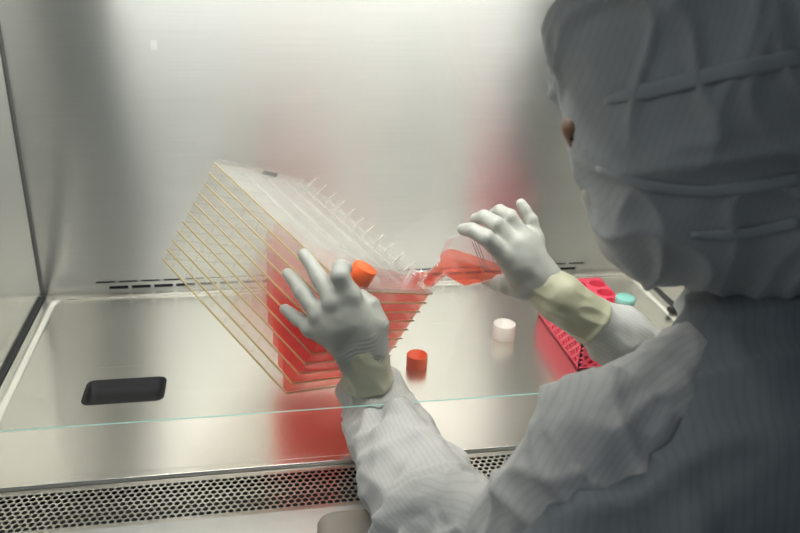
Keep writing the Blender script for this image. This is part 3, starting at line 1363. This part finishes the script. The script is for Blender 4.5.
wdir = np.cross(np.array([.2, .1, 1.]), FF)
wdir /= np.linalg.norm(wdir)
gown = own(sdf_mesh('gown', tf, *bounds(tpts, .19), .0085, M_GOWN_SHADED, disp=tdisp, weave=lambda co: co @ wdir))
gown['label'] = 'cleanroom gown with fine woven stripes, its colour darkened for shade on the back'
folds_L = [((352, 395, 1.06), (352, 440, 1.04), .012, .006), ((378, 400, 1.07), (372, 520, .96), .010, -.016),
           ((400, 395, 1.07), (398, 450, 1.03), .012, .007), ((395, 410, 1.06), (470, 475, .98), .012, .006),
           ((470, 478, .94), (440, 515, .90), .014, -.014), ((488, 478, .92), (440, 470, .96), .014, .010)]
sl = sleeve(LA, LU, 1.3, .007, folds_L, 'left sleeve, pale and creased at the elbow')
sl.parent = gown
sr = sleeve(RA, RU, 4.9, .004, [], 'right sleeve reaching over the rack')
sr.parent = gown

# --- hood and mask
HC = [((694, 50, .735, .126), (700, 118, .735, .124)), ((700, 118, .735, .124), (692, 180, .735, .094)),
      ((692, 180, .735, .094), (662, 226, .745, .056)), ((692, 180, .735, .094), (765, 245, .735, .062)),
      ((694, 50, .735, .126), (760, 60, .74, .125)), ((760, 60, .74, .125), (775, 190, .735, .10)),
      ((576, 36, .765, .025), (591, 80, .765, .030)), ((710, 285, .80, .026), (714, 330, .80, .032))]
hfs = [lambda P, a=a, b=b: cone_d(P, at(*a[:3]), at(*b[:3]), a[3], b[3]) for a, b in HC]
hf0 = chain(hfs, .016)
def hf(P):
    return hf0(P)


hcent = at(705, 110, .735)


EYE = [Vector(at(575, 130, .737)), Vector(at(588, 154, .745))]


def calm(p):
    """the cloth lies flat round the eye opening"""
    m_ = 1.
    for e_ in EYE:
        m_ *= 1 - math.exp(-((p - e_).length / .028) ** 2)
    return m_


HU = [((Vector(RR) + Vector(UU) * .25).normalized(), 17, 4.5), ((Vector(UU) - Vector(RR) * .35).normalized(), 15, 5), ((Vector(RR) * .7 + Vector(UU) * .7), 30, 12)]


def hdisp(p, n_):
    # folds gather towards the back tie and fan from the brow
    q = Vector(p) - Vector(hcent)
    a = math.atan2(q.dot(Vector(UU)), q.dot(Vector(RR)))
    r = ridge((q.dot(Vector(RR)) * 9, q.dot(Vector(UU)) * 5 + q.dot(Vector(RR)) * 4, q.dot(Vector(FF)) * 4), (1, 1, 1), 4.2)
    r2 = ridge((p.x * 11 + p.z * 7, p.y * 9, p.z * 13), (1, 1, 1), 6.)
    f = fold(p, HU, 3.3, .035)
    return float(.004 * (r - .4) + .0070 * f) * calm(p)


hw = np.cross(UU * .9 + RR * .25, FF)
hpts = [at(*q[:3]) for ab in HC for q in ab]
hood = own(sdf_mesh('hood', hf, *bounds(hpts, .145), .0040, M_HOOD, disp=hdisp, weave=lambda co: co @ hw))
hood['label'] = 'grey cloth hood tied round the head'

MC = [((606, 160, .770, .022), (612, 190, .765, .026)), ((612, 190, .765, .026), (634, 235, .755, .031)), ((634, 235, .755, .031), (652, 250, .752, .034))]
mf = [lambda P, a=a, b=b: cone_d(P, at(*a[:3]), at(*b[:3]), a[3], b[3]) for a, b in MC]
mk1 = chain(mf, .01)


def mk0(P):
    return mk1(P)


mpts = [at(*q[:3]) for ab in MC for q in ab]
mask = own(sdf_mesh('face_mask', mk0, *bounds(mpts, .04), .0026, M_MASK_LIT, disp=lambda p, n_: float(.003 * (ridge(p, (30, 30, 14), 1.) - .4) * calm(p)), weave=lambda co: co @ hw))
mask['label'] = 'cloth face mask, painted paler for the cabinet light on it'

# straps laid on the hood
dg = bpy.context.evaluated_depsgraph_get()
hb = BVHTree.FromPolygons([hood.matrix_world @ v.co - person.location + person.location for v in hood.data.vertices], [tuple(p.vertices) for p in hood.data.polygons])
gb = BVHTree.FromPolygons([v.co for v in gown.data.vertices], [tuple(p.vertices) for p in gown.data.polygons])


def strap(pxs, width, par, bvh, lift=.0016, nm='strap'):
    pts = []
    for (x0, y0), (x1, y1) in zip(pxs, pxs[1:]):
        nst = max(2, int(math.hypot(x1 - x0, y1 - y0) / 7))
        for i in range(nst):
            t = i / nst
            pts.append((x0 + (x1 - x0) * t, y0 + (y1 - y0) * t))
    pts.append(pxs[-1])
    w = []
    for x, y in pts:
        d = Vector(at(x, y, 1)) - Vector(CAM)
        h, nn, i_, _ = bvh.ray_cast(Vector(CAM), d.normalized())
        if h is not None:
            w.append((h, nn if nn.dot(d) < 0 else -nn))
    if len(w) < 3:
        return
    for _ in range(3):
        w = [w[0]] + [((w[i - 1][0] + w[i][0] * 2 + w[i + 1][0]) / 4, (w[i - 1][1] + w[i][1] + w[i + 1][1]).normalized()) for i in range(1, len(w) - 1)] + [w[-1]]
    bm = bmesh.new()
    rings = []
    for i, (p, nn) in enumerate(w):
        t = (w[min(i + 1, len(w) - 1)][0] - w[max(i - 1, 0)][0]).normalized()
        s = t.cross(nn).normalized()
        ring = []
        for a in range(12):
            an = 2 * math.pi * a / 12
            wd_ = width * min(1., .45 + i * .12)
            ring.append(bm.verts.new(p + nn * (lift + .0016 * math.sin(an)) + s * wd_ / 2 * math.cos(an)))
        rings.append(ring)
    for a, b in zip(rings, rings[1:]):
        for k in range(12):
            bm.faces.new((a[k], a[(k + 1) % 12], b[(k + 1) % 12], b[k]))
    bm.faces.new(rings[0])
    bm.faces.new(rings[-1])
    recalc(bm)
    o = mesh_obj(nm, bm, M_STRAP, par, True)
    return o


strap([(606, 100), (660, 88), (720, 73), (798, 57)], .013, hood, hb)
strap([(598, 168), (640, 184), (700, 191), (760, 186), (798, 178)], .010, hood, hb)
strap([(690, 234), (740, 234), (798, 222)], .010, hood, hb)

# --- body inside the clothes: one continuous figure
bodyc = []
for (a, b) in zip(LA, LA[1:]):
    bodyc.append((a[:3], b[:3], min(a[3] * .6, .036), min(b[3] * .6, .042)))
for (a, b) in zip(LU, LU[1:]):
    bodyc.append((a[:3], b[:3], .045, .05))
for (a, b) in zip(RA, RA[1:]):
    bodyc.append((a[:3], b[:3], min(a[3] * .6, .036), min(b[3] * .6, .042)))
for (a, b) in zip(RU, RU[1:]):
    bodyc.append((a[:3], b[:3], .045, .05))
for (a, b) in TB[:5]:
    bodyc.append((a[:3], b[:3], a[3] * .72, b[3] * .72))
bodyc += [((745, 150, .75), (775, 320, .77), .058, .048), ((690, 105, .745), (735, 110, .745), .085, .092),
          ((655, 135, .755), (690, 180, .755), .055, .05), ((616, 132, .760), (616, 155, .760), .040, .030),
          ((569, 123, .738), (578, 130, .731), .0045, .0105), ((578, 130, .731), (580, 139, .733), .0100, .0050),
          ((588, 148, .742), (590, 160, .740), .0085, .0100), ((581, 132, .745), (616, 132, .760), .006, .02), ((590, 155, .756), (616, 155, .760), .006, .02)]
bfn = [lambda P, a=a, b=b, ra=ra, rb=rb: cone_d(P, at(*a), at(*b), ra, rb) for a, b, ra, rb in bodyc]
bf1 = chain(bfn, .02)
lh, lp_ = hand_sdf(LH, .86)
rh, rp_ = hand_sdf(RH_, .86)


def bodyf(P):
    return np.minimum(smin(bf1(P), lh(P), .006), rh(P))


bpts = [at(*q) for a in bodyc for q in a[:2]] + lp_ + rp_
body = own(sdf_mesh('body', bodyf, *bounds(bpts, .16), .0042, M_SKIN))
# eyelashes
bm = bmesh.new()
for k in range(9):
    a = Vector(at(576, 134 + k * .5, .722))
    b = Vector(at(569.0 + abs(k - 4) * .7, 137 + k * .5, .722))
    tube(bm, [a, a.lerp(b, .5), b], [.0010, .0007, .0003], 5)
ls = mesh_obj('eyelashes', bm, M_LASH, body)

# ------------------------------------------------------------------ cleanroom behind and around
bm = bmesh.new()
box(bm, -3.5, 5, -3.6, 4, -.80, -.75)
struct(mesh_obj('floor', bm, mat('vinyl_floor', (.42, .43, .42), .5)))
bm = bmesh.new()
box(bm, -3.5, 5, .75, .80, -.75, 2.2)
struct(mesh_obj('wall_room_back', bm, mat('room_wall', (.62, .62, .60), .7)))


# ------------------------------------------------------------------ light
def area(name, loc, rot, sx, sy, power, col):
    ld = bpy.data.lights.new(name, 'AREA')
    ld.shape = 'RECTANGLE'
    ld.size = sx
    ld.size_y = sy
    ld.energy = power
    ld.color = col
    o = bpy.data.objects.new(name, ld)
    C.objects.link(o)
    o.location = loc
    o.rotation_euler = rot
    return o


area('cabinet_lamp', (.640, -.045, .785), (math.radians(22), 0, 0), 1.08, .06, 4.3, (1, .985, .93))
area('cabinet_fill_rear', (.640, .13, .78), (0, 0, 0), 1.08, .05, 5.4, (1, .985, .93))  # second strip added inside the sash to brighten hands, vessel and tray


def aim(frm, to):
    return (Vector(to) - Vector(frm)).to_track_quat('-Z', 'Y').to_euler()


lp0 = (-1.0, -.30, 1.45)
area('sleeve_fill', lp0, aim(lp0, (.6, -.2, .1)), 1.0, .8, 4.2, (.93, .97, 1.0))  # unseen fill added at the left to brighten the sleeve
wd = bpy.data.worlds.new('world')
sc.world = wd
wd.use_nodes = True
wd.node_tree.nodes['Background'].inputs[0].default_value = (.80, .90, 1.0, 1)
wd.node_tree.nodes['Background'].inputs[1].default_value = .115

sc.view_settings.view_transform = 'Standard'
sc.view_settings.look = 'None'
sc.view_settings.gamma = 1
sc.view_settings.use_curve_mapping = False
sc.view_settings.exposure = 0.0
sc.cycles.transparent_max_bounces = 96
sc.cycles.max_bounces = 12
sc.cycles.sample_clamp_indirect = 6
sc.cycles.use_denoising = True
